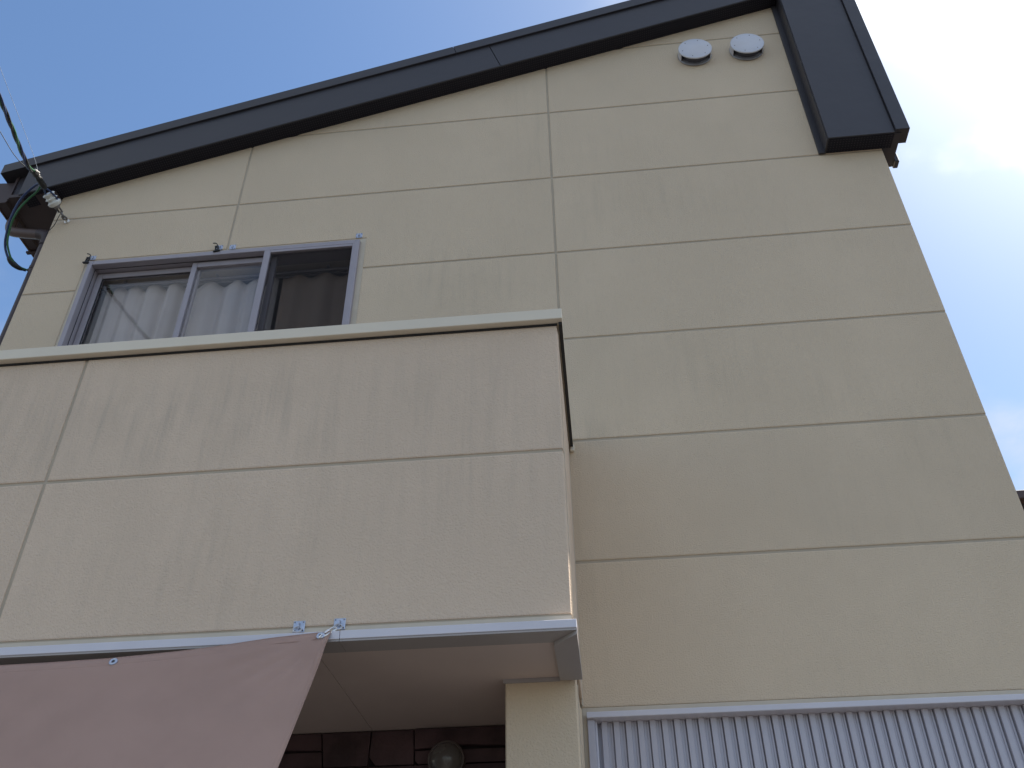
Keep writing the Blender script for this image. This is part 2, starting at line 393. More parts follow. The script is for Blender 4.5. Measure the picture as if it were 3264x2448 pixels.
# structural wall behind the boards: its face shows as the sealant in the joints
def backing():
    xs = [XL + .002, OX0 - .001, OX1 + .001, XR - .002]
    pieces = [[(xs[0], 2.5612), (xs[1], 2.5612), (xs[1], rake(xs[1]) + .245), (xs[0], rake(xs[0]) + .245)],
              [(xs[1], OZ1 + .001), (xs[2], OZ1 + .001), (xs[2], rake(xs[2]) + .245), (xs[1], rake(xs[1]) + .245)],
              [(xs[1], 2.5612), (xs[2], 2.5612), (xs[2], WZ0), (xs[1], WZ0)],
              [(xs[2], 2.5895), (xs[3], 2.5895), (xs[3], rake(xs[3]) + .245), (xs[2], rake(xs[2]) + .245)]]
    bm = bmesh.new()
    for p in pieces:
        b2 = slab(p, .0042, .12); me = bpy.data.meshes.new('t'); b2.to_mesh(me); b2.free(); bm.from_mesh(me); bpy.data.meshes.remove(me)
    return obj('joint_sealant', bm, 'sealant', house)
backing()
# side and rear walls
DEEP = 7.2
box('side_wall', XR - .12, XR - .003, .1215, DEEP, 0.0, 7.47, 'siding', house)
box('side_wall', XL + .003, XL + .12, .1215, DEEP, 0.0, 6.05, 'siding', house)
obj('rear_wall', slab([(XL + .0035, 0), (XR - .0035, 0), (XR - .0035, rake(XR) + .25), (XL + .0035, rake(XL) + .25)], DEEP + .001, DEEP + .12), 'siding', house)

# roof edge
roof = empty('roof', house)
RL, RR = -3.20, 1.541
YF = -.107; YC = -.121
def band(x0, x1, lo, hi): return [(x0, rake(x0) + lo), (x1, rake(x1) + lo), (x1, rake(x1) + hi), (x0, rake(x0) + hi)]
sm = .068 / .231
# front boards, joined by a seam square to the slope
def seamband(x0, x1, lo, hi, cut0, cut1):
    s = -SL
    a0, a1 = (x0 + s * lo if cut0 else x0), (x0 + s * hi if cut0 else x0)
    b0, b1 = (x1 + s * lo if cut1 else x1), (x1 + s * hi if cut1 else x1)
    return [(a0, rake(a0) + lo), (b0, rake(b0) + lo), (b1, rake(b1) + hi), (a1, rake(a1) + hi)]
obj('fascia_board', slab(seamband(RL, -.285, 0, .262, False, True), YF, -.0985, .002), 'slate_metal', roof)
obj('fascia_board', slab([(-.281, rake(-.281)), (RR, rake(RR)), (1.903, rake(RR)), (1.903, rake(1.903) + .262), (-.281 - SL * .262, rake(-.281 - SL * .262) + .262)], YF, -.0985, .002), 'slate_metal', roof)
obj('fascia_board', slab([(RR, 5.648), (1.903, 5.648), (1.903, rake(RR) - .003), (RR, rake(RR) - .003)], YF - .0005, -.0985, .002), 'slate_metal', roof)
obj('edge_cap', slab(seamband(-3.372, -.497, .251, .331, False, True), YC, .3, .002), 'slate_metal', roof)
obj('edge_cap', slab([(-.494 - SL * .251, rake(-.494 - SL * .251) + .251), (1.9095, rake(1.9095) + .251), (1.9095, rake(1.9095) + .331), (-.494 - SL * .331, rake(-.494 - SL * .331) + .331)], YC, .3, .002), 'slate_metal', roof)
obj('edge_cap', slab([(1.906, 5.655), (1.981, 5.655), (1.981, rake(1.981) + .331), (1.906, rake(1.906) + .252)], YC - .0005, -.02, .002), 'slate_metal', roof)
# right-hand fin behind the front board, returning along the gable side
box('fin_core', RR + .004, 1.938, -.098, .14, 5.6485, rake(RR) + .2, 'slate_metal', roof)
box('fin_foot', 1.9385, 1.966, .085, .14, 5.63, 5.70, 'slate_metal', roof, .004)
# vented soffit under the slope, and under / inside the fin
obj('soffit', slab(band(RL + .01, RR - .002, .002, .03), -.098, .003), 'perforated', roof)
box('soffit', RR + .006, 1.90, -.0975, -.002, 5.645, 5.6482, 'perforated', roof)
box('corner_flashing', 1.505, RR + .002, -.0125, -.0005, 5.64, rake(1.51), 'slate_metal', roof)
box('fascia_return', RR - .004, RR + .0035, -.098, -.0005, 5.647, rake(RR) - .001, 'slate_metal', roof)
# drip edge line under the front boards
obj('drip_edge', slab(band(RL + .003, RR - .001, -.003, .0015), -.1055, -.0985), 'slate_metal', roof)
# roof covering
obj('roof_sheet', slab(band(-3.36, 1.97, .255, .32), .301, DEEP + .3), 'slate_metal', roof)
# eaves box on the low side
obj('eaves_soffit', slab([(-3.29, 5.80), (XL + .004, 5.80), (XL + .004, 5.825), (-3.29, 5.825)], -.07, DEEP + .1), 'brown_plastic', roof)
obj('eaves_fascia', slab([(-3.305, 5.80), (-3.291, 5.80), (-3.291, 6.0), (-3.305, 6.0)], -.06, DEEP + .1), 'brown_plastic', roof)
obj('eaves_fascia', slab([(-3.29, 5.826), (RL - .001, 5.826), (RL - .001, 6.03), (-3.29, 6.0)], -.05, -.03), 'roof_dark', roof)

# window
win = empty('window', house); win['label'] = 'sliding window with curtains behind, insect screen on its right third'
def frame_ring(name, x0, x1, z0, z1, t, y0, y1, m, parent, tb=None, bev=.002):
    """four mitre-less bars: uprights run through, rails butt between them"""
    tb = tb or t; bm = bmesh.new()
    bx(bm, x0, x0 + t, y0, y1, z0, z1, bev); bx(bm, x1 - t, x1, y0, y1, z0, z1, bev)
    bx(bm, x0 + t, x1 - t, y0 + .0008, y1, z1 - tb, z1, bev); bx(bm, x0 + t, x1 - t, y0 + .0008, y1, z0, z0 + tb, bev)
    return obj(name, bm, m, parent)
bm = bmesh.new()
bx(bm, OX0 - .001, WX0, .004, .03, WZ0, OZ1); bx(bm, WX1, OX1 + .001, .004, .03, WZ0, OZ1)
bx(bm, WX0, WX1, .0045, .03, WZ1, OZ1 + .001)
obj('sealant_surround', bm, 'sealant_pale', win)
frame_ring('frame', WX0, WX1, WZ0, WZ1, .026, -.018, .11, 'alu_bronze', win, .03)
# left sash (outer track shut), middle sash (slid across behind), screen on the right
SX0, SX1 = WX0 + .030, -1.585
frame_ring('sash', SX0, -2.012, WZ0 + .034, WZ1 - .036, .034, .055, .080, 'alu_bronze', win, .036)
frame_ring('sash', -2.050, -1.560, WZ0 + .034, WZ1 - .036, .030, .026, .050, 'alu_bronze', win, .036)
box('glass_pane', SX0 + .034, -2.046, .066, .070, WZ0 + .07, WZ1 - .072, 'glass', win)
box('glass_pane', -2.020, -1.590, .037, .041, WZ0 + .07, WZ1 - .072, 'glass', win)
frame_ring('screen_frame', -1.622, WX1 - .003, WZ0 + .02, WZ1 - .012, .036, -.0165, .012, 'alu_bronze', win, .034)
box('insect_screen', -1.586, WX1 - .039, -.003, -.0022, WZ0 + .055, WZ1 - .048, 'screen_mesh', win)
frame_ring('gasket', SX0 + .0345, -2.0465, WZ0 + .0705, WZ1 - .0725, .006, .058, .065, 'gasket', win)
frame_ring('head_track', WX0 + .0265, WX1 - .0265, WZ0 + .031, WZ1 - .031, .004, .02, .024, 'gasket', win)
box('latch', -2.075, -2.052, .082, .10, 4.60, 4.68, 'alu_inner', win, .003)

# room behind the window
room = empty('room', house)
RX0, RX1, RY0, RY1, RZ0, RZ1 = -2.87, -0.9, .1225, 3.6, 3.0, 5.56
box('ceiling', RX0, RX1, RY0, RY1, RZ1, RZ1 + .05, 'interior_ceiling', room)
box('floor', RX0, RX1, RY0, RY1, RZ0 - .05, RZ0, 'wood_casing', room)
box('inner_wall', RX0 - .004, RX0, RY0, RY1, RZ0, RZ1, 'interior_wall', room)
box('inner_wall', RX1, RX1 + .05, RY0, RY1, RZ0, RZ1, 'interior_wall', room)
box('inner_wall', RX0, RX1, RY1, RY1 + .05, RZ0, RZ1, 'interior_wall', room)
bm = bmesh.new()
bx(bm, OX0 - .06, OX0 + .02, .1122, .132, WZ0 - .02, WZ1 + .01); bx(bm, OX1 - .02, OX1 + .06, .1122, .132, WZ0 - .02, WZ1 + .01)
bx(bm, OX0 + .02, OX1 - .02, .1122, .215, WZ1 - .008, WZ1 + .01); bx(bm, OX0 + .02, OX1 - .02, .1122, .132, WZ0 - .02, WZ0 + .02)
obj('window_casing', bm, 'casing_pale', room)
bm = bmesh.new()   # inner face of the outside wall round the casing
bx(bm, RX0, OX0 - .061, .1225, .14, RZ0, RZ1); bx(bm, OX1 + .061, RX1, .1225, .14, RZ0, RZ1)
bx(bm, OX0 - .061, OX1 + .061, .1225, .14, WZ1 + .011, RZ1); bx(bm, OX0 - .061, OX1 + .061, .1225, .14, RZ0, WZ0 - .021)
obj('inner_wall', bm, 'interior_wall', room)

# balcony box in front of the lower storey
balc = empty('balcony', house); balc['label'] = 'streaked siding balcony box with pale metal coping'
BY, BX1 = -.85, .012
def bpanel(x0, x1, z0, z1, bev=.0055): return obj('wall_panel', slab(rect(x0, x1, z0, z1), BY, BY + .013, bev), 'siding_balcony', balc)
BJ = -1.848; BZT = 3.79
for x0, x1 in ((-3.03, BJ), (BJ, BX1 + .004)):
    bpanel(x0, x1, 3.219, BZT + .02); bpanel(x0, x1, 2.619, 3.219)
box('joint_sealant', -3.025, BX1 - .004, BY + .0042, BY + .1, 2.562, BZT + .01, 'sealant', balc)
box('lower_strip', -3.02, BX1 - .001, BY + .001, BY + .0041, 2.592, 2.618, 'sealant_pale', balc)
# side wall, two corner pieces at its front edge
for z0, z1 in ((2.619, 3.219), (3.219, BZT + .02)):
    obj('side_panel', bx(bmesh.new(), BX1 - .012, BX1, BY + .0145, -.048, z0 + GAP, z1 - GAP, .003), 'siding_balcony', balc)
    obj('side_panel', bx(bmesh.new(), BX1 - .012, BX1 + .001, -.043, -.0005, z0 + GAP, z1 - GAP, .003), 'siding_balcony', balc)
box('corner_bead', BX1 - .003, BX1 + .0025, BY + .035, BY + .042, 2.60, BZT, 'sealant_pale', balc)
box('corner_bead', BX1 - .003, BX1 + .002, -.07, -.06, 2.60, BZT, 'sealant_pale', balc)
box('side_core', BX1 - .1, BX1 - .0125, BY + .1005, -.001, 2.562, BZT + .01, 'sealant', balc)
box('inner_lining', -3.0, BX1 - .1005, BY + .1005, BY + .112, 2.80, BZT, 'siding', balc)
box('deck', -3.0, BX1 - .1005, BY + .1125, -.002, 2.70, 2.80, 'concrete', balc)
# coping: folded sheet over the parapet
obj('coping', bx(bmesh.new(), -3.05, .033, -.884, -.712, 3.788, 3.838, .002), 'coping', balc)
obj('coping', bx(bmesh.new(), -.128, .0325, -.7115, -.002, 3.788, 3.8375, .002), 'coping', balc)
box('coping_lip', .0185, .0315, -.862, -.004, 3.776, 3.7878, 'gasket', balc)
box('coping_shade', -3.03, .0125, -.8555, -.8512, 3.779, 3.7878, 'gasket', balc)  # thin black strip standing in for the shadow line below the front coping
obj('coping_end', bx(bmesh.new(), .0175, .037, -.018, -.0008, 3.755, 3.79, .003), 'coping', balc)
# soffit of the porch with its metal border
obj('soffit_edge', bx(bmesh.new(), -3.04, -.6955, -.884, -.838, 2.564, 2.591, .0015), 'white_metal', balc)
obj('soffit_edge', bx(bmesh.new(), -.694, .026, -.884, -.838, 2.5645, 2.5915, .0015), 'white_metal', balc)
box('soffit_border', -3.04, -.6955, -.881, -.792, 2.558, 2.5638, 'soffit_border', balc)
box('soffit_border', -.694, .0248, -.881, -.792, 2.558, 2.5638, 'soffit_border', balc)
# the border's return along the right side hangs a little lower
bm = slab([(-.0485, 2.546), (.0255, 2.546), (.0255, 2.5636), (-.0485, 2.5636)], -.8805, -.492, 0)
for v in bm.verts:
    if v.co.x < 0 and v.co.y < -.8: v.co.y = -.795
obj('soffit_border', bm, 'soffit_border', balc)
for i, (a, b) in enumerate(((-3.0, -1.9), (-1.898, -.79), (-.788, -.0495))):
    box('soffit_board', a, b, -.7915, .011, 2.561, 2.5635, 'porch_soffit', balc)

# pillar between porch and shutter
pil = empty('pillar', house)
obj('pillar_face', bx(bmesh.new(), -.232, .004, -.48, -.466, .0, 2.5595, .004), 'siding', pil)
obj('pillar_side', bx(bmesh.new(), -.008, .0055, -.4655, -.05, .0, 2.5595, .003), 'siding', pil)
obj('pillar_side', bx(bmesh.new(), -.008, .007, -.045, -.0005, .0, 2.60, .003), 'siding', pil)
box('pillar_side', -.2315, -.22, -.4655, -.001, .0, 2.5595, 'siding', pil)
box('joint_sealant', -.2195, -.0085, -.4655, -.001, .0, 2.5590, 'sealant', pil)
box('top_seal', -.238, -.05, -.486, -.4805, 2.5475, 2.5605, 'soffit_border', pil)
box('corner_bead', .0055, .009, -.448, -.440, .0, 2.5450, 'sealant_pale', pil)

# stone cladding of the porch wall
stw = empty('stone_wall', house)
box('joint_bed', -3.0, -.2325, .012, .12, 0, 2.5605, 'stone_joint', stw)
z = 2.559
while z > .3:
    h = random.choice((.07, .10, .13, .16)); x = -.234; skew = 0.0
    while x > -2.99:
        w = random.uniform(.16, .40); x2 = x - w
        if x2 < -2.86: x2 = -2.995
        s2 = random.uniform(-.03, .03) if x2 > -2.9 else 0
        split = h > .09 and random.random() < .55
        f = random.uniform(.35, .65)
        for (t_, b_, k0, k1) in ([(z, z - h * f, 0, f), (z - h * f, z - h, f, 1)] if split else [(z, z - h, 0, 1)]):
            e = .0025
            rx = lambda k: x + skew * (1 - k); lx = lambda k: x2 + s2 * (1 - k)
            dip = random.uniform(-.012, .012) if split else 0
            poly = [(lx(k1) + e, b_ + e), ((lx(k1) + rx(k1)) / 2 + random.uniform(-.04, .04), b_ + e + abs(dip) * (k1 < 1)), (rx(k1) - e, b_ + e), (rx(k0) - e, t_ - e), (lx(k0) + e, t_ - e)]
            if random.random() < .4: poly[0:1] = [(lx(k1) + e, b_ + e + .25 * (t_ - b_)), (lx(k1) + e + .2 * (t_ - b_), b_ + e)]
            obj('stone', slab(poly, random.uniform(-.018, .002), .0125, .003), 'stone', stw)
        x = x2; skew = s2
    z -= h

# roll-down shutter with upright ribs
shu = empty('shutter', house); shu['label'] = 'grey metal shutter of upright ribs'
obj('header', bx(bmesh.new(), .023, 1.79, -.030, .06, 2.566, 2.588, .002), 'white_metal', shu)
obj('jamb', bx(bmesh.new(), .024, .052, -.012, .055, .2, 2.5655, .002), 'shutter_metal', shu)
obj('jamb', bx(bmesh.new(), .0525, .060, .006, .055, .2, 2.5655, .001), 'white_metal', shu)
obj('jamb', bx(bmesh.new(), 1.755, 1.79, -.012, .055, .2, 2.5655, .002), 'shutter_metal', shu)
box('curtain_back', .0605, 1.7545, .050, .056, .2, 2.5655, 'shutter_metal', shu)
box('head_seal', .0245, 1.80, .0015, .04, 2.5885, 2.6125, 'sealant_pale', shu)
box('side_seal', .0075, .0235, .0025, .04, .2, 2.6125, 'sealant_pale', shu)
pitch = .0448; x = .072; first = None; k = 0
while x + pitch < 1.752:
    if first is None:
        # profile of one slat in plan: raised rib, steep left side, hooked seam
        prof = [(0, .0495), (0, .047), (.0030, .047), (.0032, .0225), (.0046, .0205), (.0240, .0205), (.0256, .0225), (.0266, .033), (.0355, .033), (.0357, .037), (.0369, .037), (.0371, .033), (.0443, .033), (.0443, .0495)]
        bm = bmesh.new()
        lo = [bm.verts.new((px, py, .2)) for px, py in prof]; hi = [bm.verts.new((px, py, 2.5652)) for px, py in prof]
        bm.faces.new(lo); bm.faces.new(hi[::-1]); n = len(prof)
        for i in range(n): bm.faces.new((lo[i], hi[i], hi[(i + 1) % n], lo[(i + 1) % n]))
        first = obj('slat', bm, 'shutter_metal', shu); first.location.x = x
    else:
        c = first.copy(); COL.objects.link(c); c.location.x = x
    x += pitch; k += 1

# ------------------------------------------------------------------ fixtures on the walls
def vent(x, z, label):
    e = empty('vent_cap'); tag(e, label, 'vent', 'round vent caps under the roof')
    ax = (0, -1, 0)
    obj('flange', lathe(bmesh.new(), [(-.002, .088), (.004, .104), (.008, .106), (.011, .103), (.012, .09)], (x, 0, z), ax, 40), 'flange_metal', e, True)
    # hood: upper two thirds closed all round, the mouth open below
    bm = bmesh.new(); A0, A1, n = math.radians(-28), math.radians(208), 34; inner, outer = [], []
    for i in range(n + 1):
        a = A0 + (A1 - A0) * i / n; c, s = math.cos(a), math.sin(a)
        outer.append([bm.verts.new((x + c * .1035, y, z + s * .1035)) for y in (-.010, -.052)])
        inner.append([bm.verts.new((x + c * .0995, y, z + s * .0995)) for y in (-.010, -.052)])
    for i in range(n):
        bm.faces.new((outer[i][0], outer[i][1], outer[i + 1][1], outer[i + 1][0])); bm.faces.new((inner[i][0], inner[i + 1][0], inner[i + 1][1], inner[i][1]))
        bm.faces.new((outer[i][1], inner[i][1], inner[i + 1][1], outer[i + 1][1]))
    for q in (0, n): bm.faces.new((outer[q][0], outer[q][1], inner[q][1], inner[q][0]))
    obj('hood', bm, 'vent_metal', e, True)
    obj('throat', lathe(bmesh.new(), [(.005, .082), (.050, .082)], (x, 0, z), ax, 32), 'vent_dark', e, True)
    obj('cover_disc', lathe(bmesh.new(), [(.0515, .1), (.053, .1045), (.057, .1045), (.0595, .1025), (.0605, .099)], (x, 0, z), ax, 48), 'vent_metal', e, True)
    for i in range(6):
        a = math.radians(12 + 60 * i)
        obj('screw', lathe(bmesh.new(), [(.0600, .0035), (.0618, .003)], (x + .082 * math.cos(a), 0, z + .082 * math.sin(a)), ax, 8), 'old_steel', e)
    rebase(e, (x, 0, z)); return e
vent(.946, 6.685, 'left of two round grey vent caps under the eaves')
vent(1.271, 6.690, 'right of two round grey vent caps, nearer the slate fin')

def hook_plate(x, z, y, label, ring=False, s=.037):
    e = empty('hook_plate'); tag(e, label, 'hook', 'zinc hook plates on the house front')
    obj('plate', bx(bmesh.new(), x - s / 2, x + s / 2, y - .003, y - .0004, z - s / 2, z + s / 2, .0012), 'zinc', e)
    # pressed eye: a strap bowed out of the plate
    bm = bmesh.new()
    pts = [(x, y - .002, z + .011), (x, y - .009, z + .007), (x, y - .012, z), (x, y - .009, z - .007), (x, y - .002, z - .010)]
    tube(bm, smooth_path(pts, 3), .0032, 6); obj('eye', bm, 'zinc', e, True)
    for a in (-1, 1):
        for b in (-1, 1):
            obj('screw', lathe(bmesh.new(), [(.0028, .0024), (.0042, .002)], (x + a * .0135, y, z + b * .0135), (0, -1, 0), 7), 'old_steel', e)
    if ring:
        obj('ring', torus(bmesh.new(), (x - .001, y - .012, z - .0135), Vector((.15, -.85, .5)), .0125, .0022, 24, 6), 'steel', e, True)
    return rebase(e, (x, y, z))
hook_plate(-2.645, 5.284, 0, 'zinc hook plate above the window corner nearest the downpipe', s=.034)
hook_plate(-1.898, 5.284, 0, 'zinc hook plate with a black clip, above the middle of the window', s=.036)
hook_plate(-1.822, 5.2795, 0, 'bare zinc hook plate at the lower end of the upright board joint', s=.037)
hook_plate(-1.094, 5.288, 0, 'bare zinc hook plate above the right corner of the window', s=.037)
hook_plate(-.8365, 2.624, BY, 'zinc hook plate holding only an empty ring, above the shade cloth', True)
hook_plate(-.708, 2.626, BY, 'zinc hook plate whose ring holds the snap hook of the shade cloth', True)

def clip(x, z, tilt, label):
    e = empty('tarp_clip'); tag(e, label, 'clip', 'black plastic clips above the window')
    T = Matrix.Translation((x, 0, z)) @ Matrix.Rotation(tilt, 4, 'Y')
    def add(name, bm):
        bm.transform(T); obj(name, bm, 'black_clip', e, True)
    bm = bmesh.new()
    bx(bm, -.0100, -.0045, -.024, -.014, -.050, -.012, .001); bx(bm, .0045, .0100, -.024, -.014, -.050, -.012, .001)
    bx(bm, -.0045, .0045, -.0235, -.0145, -.024, -.012, .001); bx(bm, -.0045, .0045, -.0235, -.0145, -.050, -.036, .001)
    add('body', bm)
    add('jaw', bx(bmesh.new(), -.019, .019, -.027, -.011, -.059, -.0505, .002))
    bm = bmesh.new(); tube(bm, smooth_path([(.001, -.018, -.013), (.002, -.017, .002), (-.006, -.018, .013), (-.022, -.02, .016)], 4), .0028, 6); add('hook_arm', bm)
    return rebase(e, (x, 0, z))
clip(-2.657, 5.285, math.radians(8), 'black plastic clip hanging at the window corner nearest the downpipe')
clip(-1.910, 5.292, math.radians(-9), 'black plastic clip hanging above the middle of the window')

# snap hook from the ring to the cloth
e = empty('snap_hook'); tag(e, 'steel snap hook joining wall ring and corner eyelet of the shade cloth', 'snap hook')
a, b = Vector((-.7165, -.872, 2.604)), Vector((-.7465, -.9035, 2.5655))
d = (b - a); u, v = frame_of(d); v = Vector((.6, .1, -.2)).normalized(); w = .0065
loop = [a + v * w, a + d * .3 + v * w, a + d * .7 + v * w * .8, b + v * w * .5, b + d * .08, b - v * w * .5, a + d * .7 - v * w * .8, a + d * .3 - v * w, a - v * w, a - d * .1]
obj('body', tube(bmesh.new(), smooth_path(loop + [loop[0]], 4)[:-1], .0028, 7, True), 'steel', e, True)
obj('sleeve', tube(bmesh.new(), [a + d * .30 - v * w, a + d * .62 - v * w * .9], .0046, 9), 'steel', e, True)
obj('spare_ring', torus(bmesh.new(), (-.7135, -.866, 2.588), Vector((.8, -.5, .3)), .0105, .0021, 20, 6), 'steel', e, True)
rebase(e, a)

# shade cloth
sail = empty('shade_sail'); tag(sail, 'pinkish brown shade cloth hung from the balcony edge over the porch', 'shade sail')
NX, NZ = 150, 110
SXR, SXL = -.722, -2.62
SAILTOP = [(-.70, 2.592), (-.766, 2.585), (-.905, 2.573), (-1.058, 2.555), (-1.188, 2.543), (-1.40, 2.531), (-1.58, 2.527), (-1.757, 2.525), (-2.1, 2.526), (-2.7, 2.545)]
bm = bmesh.new(); vs = []
def sail_pt(i, j):
    u = i / NX; t = j / NZ
    x = SXR + (SXL - SXR) * u
    s = abs(SXR - x)
    TOPS = SAILTOP
    for (xa, za), (xb, zb) in zip(TOPS, TOPS[1:]):
        if xb <= x <= xa: break
    ztop = za + (zb - za) * (xa - x) / (xa - xb); ytop = -.884 - .016 * (1 - math.exp(-s / .2))
    run = t * 2.05
    out = .40 * run + .03 * math.sin(u * 9) * t; dn = .90 * run
    ang = math.atan2(run, s + .01); rad = math.hypot(run, s)
    rip = .007 * math.sin(6 * u + 9 * t) * min(1, t * 4) + .0035 * math.sin(ang * 22) * math.exp(-((rad - .18) / .16) ** 2) + .0022 * math.sin(31 * u + 3 * math.sin(5 * t)) * min(1, t * 6) * math.exp(-t * 2)
    fold = .004 * math.exp(-((t - .03) / .02) ** 2)
    return Vector((x - .085 * run * (1 - u), ytop - out + rip - fold, ztop - dn))
for j in range(NZ + 1): vs.append([bm.verts.new(sail_pt(i, j)) for i in range(NX + 1)])
for j in range(NZ):
    for i in range(NX): bm.faces.new((vs[j][i], vs[j][i + 1], vs[j + 1][i + 1], vs[j + 1][i]))
cl_ = obj('cloth', bm, 'sail_cloth', sail, True)
md = cl_.modifiers.new('thick', 'SOLIDIFY'); md.thickness = .0016; md.offset = 0
def hem(pts, name, r=.0014):
    obj(name, tube(bmesh.new(), pts, r, 6), 'sail_cloth', sail, True)
hem([sail_pt(i, 0) for i in range(NX + 1)], 'hem'); hem([sail_pt(0, j) for j in range(NZ + 1)], 'hem')
hem([sail_pt(i, 1.6) + Vector((0, -.0006, 0)) for i in range(1, NX + 1)], 'stitching', .0007); hem([sail_pt(1.1, j) + Vector((0, -.0006, 0)) for j in range(1, NZ + 1)], 'stitching', .0007)
def grommet(p, n):
    p = Vector(p); n = Vector(n).normalized()
    obj('grommet', torus(bmesh.new(), p + n * .0015, n, .0092, .0042, 22, 6), 'zinc', sail, True)
    obj('grommet_hole', lathe(bmesh.new(), [(.0012, .0062), (.0026, .0060)], p, n, 16), 'vent_dark', sail)
nrm = Vector((0, -.93, .37))
def near(px, pz):
    best = min(((sail_pt(i, j), i, j) for i in range(NX + 1) for j in range(NZ + 1)), key=lambda q: (q[0].x - px) ** 2 + (q[0].z - pz) ** 2)
    return best[0]
grommet(near(-.752, 2.565) + nrm * .001, nrm)
grommet(near(-1.385, 2.508) + nrm * .001, nrm)
# cords from the lower edge to the paving
for i in (2, NX - 2):
    p = sail_pt(i, NZ); obj('tie_cord', tube(bmesh.new(), [p, (p.x, p.y - .22, .03), (p.x, p.y - .24, .008)], .003, 6), 'wire_black', sail)
rebase(sail, (-1.6, -1.9, 0))

# porch lamp
e = empty('porch_lamp'); tag(e, 'round bulkhead lamp on the dark stone wall of the porch', 'lamp')
obj('base', lathe(bmesh.new(), [(-.02, .064), (.03, .064), (.036, .060)], (-.495, -.02, 2.43), (0, -1, 0), 32), 'lamp_rim', e, True)
obj('rim', torus(bmesh.new(), (-.495, -.056, 2.43), (0, -1, 0), .063, .005, 40, 8), 'lamp_rim', e, True)
obj('dome', lathe(bmesh.new(), [(.034, .060)] + [(.036 + .045 * math.sin(q * math.pi / 16), .060 * math.cos(q * math.pi / 16)) for q in range(0, 8)] + [(.0812, .004)], (-.495, -.02, 2.43), (0, -1, 0), 36), 'lamp_glass', e, True)
rebase(e, (-.495, 0, 2.43))

# curtains
def curtain(name, x0, x1, ztop, zbot, y, pleat, amp, scal, m, label, lean=0, seed=1):
    random.seed(seed); n = int((x1 - x0) * 260); rows = 26; bm = bmesh.new(); g_ = []
    ph = [random.uniform(0, 6.28) for _ in range(4)]
    for j in range(rows + 1):
        t = j / rows; r = []
        for i in range(n + 1):
            x = x0 + (x1 - x0) * i / n
            k = 2 * math.pi * (x - x0) / pleat + .8 * math.sin(5.3 * x + ph[0]) + .9 * math.sin(11 * x + ph[1])
            a = amp * (.65 + .5 * t) * (1 + .45 * math.sin(9 * x + ph[2]))
            yy = y + a * math.sin(k) + .25 * a * math.sin(2 * k + ph[3]) + .01 * math.sin(7 * x) * t
            top = ztop - scal * (.5 - .5 * math.cos(k)) ** 1.3 * (.55 + .45 * math.sin(17 * x + ph[0]) ** 2) - .012 * (.5 + .5 * math.sin(4 * x + ph[1]))
            r.append(bm.verts.new((x + lean * t * .1 + .005 * math.sin(2 * k) * t, yy, top + (zbot - top) * t)))
        g_.append(r)
    for j in range(rows):
        for i in range(n): bm.faces.new((g_[j][i], g_[j][i + 1], g_[j + 1][i + 1], g_[j + 1][i]))
    o = obj(name, bm, m, None, True); tag(o, label, 'curtain', 'curtains behind the window')
    md_ = o.modifiers.new('thick', 'SOLIDIFY'); md_.thickness = .001
    return rebase(o, ((x0 + x1) / 2, y, ztop))
curtain('curtain', -2.60, -2.14, 5.188, 4.06, .150, .105, .024, .050, 'lace', 'white lace curtain behind the window sash nearest the downpipe', 0, 3)
curtain('curtain', -2.10, -1.58, 5.160, 4.06, .150, .128, .024, .050, 'lace', 'white lace curtain behind the middle sash of the window', 0, 8)
curtain('curtain', -1.56, -.99, 5.165, 4.06, .150, .135, .020, .030, 'drape', 'brown curtain behind the insect screen', 0, 5)
e = empty('curtain_rail'); tag(e, 'pale double curtain rail inside the window head', 'curtain rail')
for yy, zz in ((.150, 5.184), (.190, 5.192)):
    obj('rail', bx(bmesh.new(), OX0 + .02, OX1 - .02, yy - .008, yy + .008, zz, zz + .016, .002), 'rail_metal', e)
for xx in (-2.5, -1.95, -1.3): obj('bracket', bx(bmesh.new(), xx - .008, xx + .008, .1325, .2, 5.2085, 5.2145, .001), 'rail_metal', e)
rebase(e, (-1.87, .2, 5.2))

# gutter and downpipe on the low side
gut = empty('gutter'); tag(gut, 'dark brown box gutter along the low eaves', 'gutter')
bm = bmesh.new()
prof = [(-3.306, 5.955), (-3.306, 5.80), (-3.315, 5.785), (-3.375, 5.785), (-3.392, 5.80), (-3.415, 5.965), (-3.410, 5.965), (-3.388, 5.803), (-3.374, 5.789), (-3.316, 5.789), (-3.310, 5.802), (-3.310, 5.955)]
A = [bm.verts.new((x, -.045, z)) for x, z in prof]; B = [bm.verts.new((x, DEEP, z)) for x, z in prof]
n = len(prof)
for i in range(n): bm.faces.new((A[i], B[i], B[(i + 1) % n], A[(i + 1) % n]))
bm.faces.new(A); bm.faces.new(B)
obj('trough', bm, 'brown_plastic', gut)
obj('end_cap', slab([(-3.304, 5.958), (-3.304, 5.798), (-3.314, 5.782), (-3.377, 5.782), (-3.395, 5.799), (-3.418, 5.968)], -.052, -.0455, .001), 'brown_plastic', gut)
obj('bottom_bead', tube(bmesh.new(), [(-3.378, -.04, 5.784), (-3.378, DEEP, 5.784)], .006, 8), 'brown_plastic_light', gut, True)
for yy in (.35, .95, 1.55): obj('bracket', bx(bmesh.new(), -3.40, -3.306, yy, yy + .025, 5.770, 5.7845, .002), 'brown_plastic', gut)
rebase(gut, (-3.35, 0, 5.78))
dp = empty('downpipe'); tag(dp, 'dark brown downpipe running down the corner of the house', 'downpipe')
px_, py_ = -3.044, .075; rp = .030
obj('leader', tube(bmesh.new(), smooth_path([(-3.345, .095, 5.784), (-3.345, .095, 5.735), (-3.325, .093, 5.690), (-3.28, .09, 5.664), (-3.10, .078, 5.612)], 5), rp, 18), 'brown_plastic_light', dp, True)
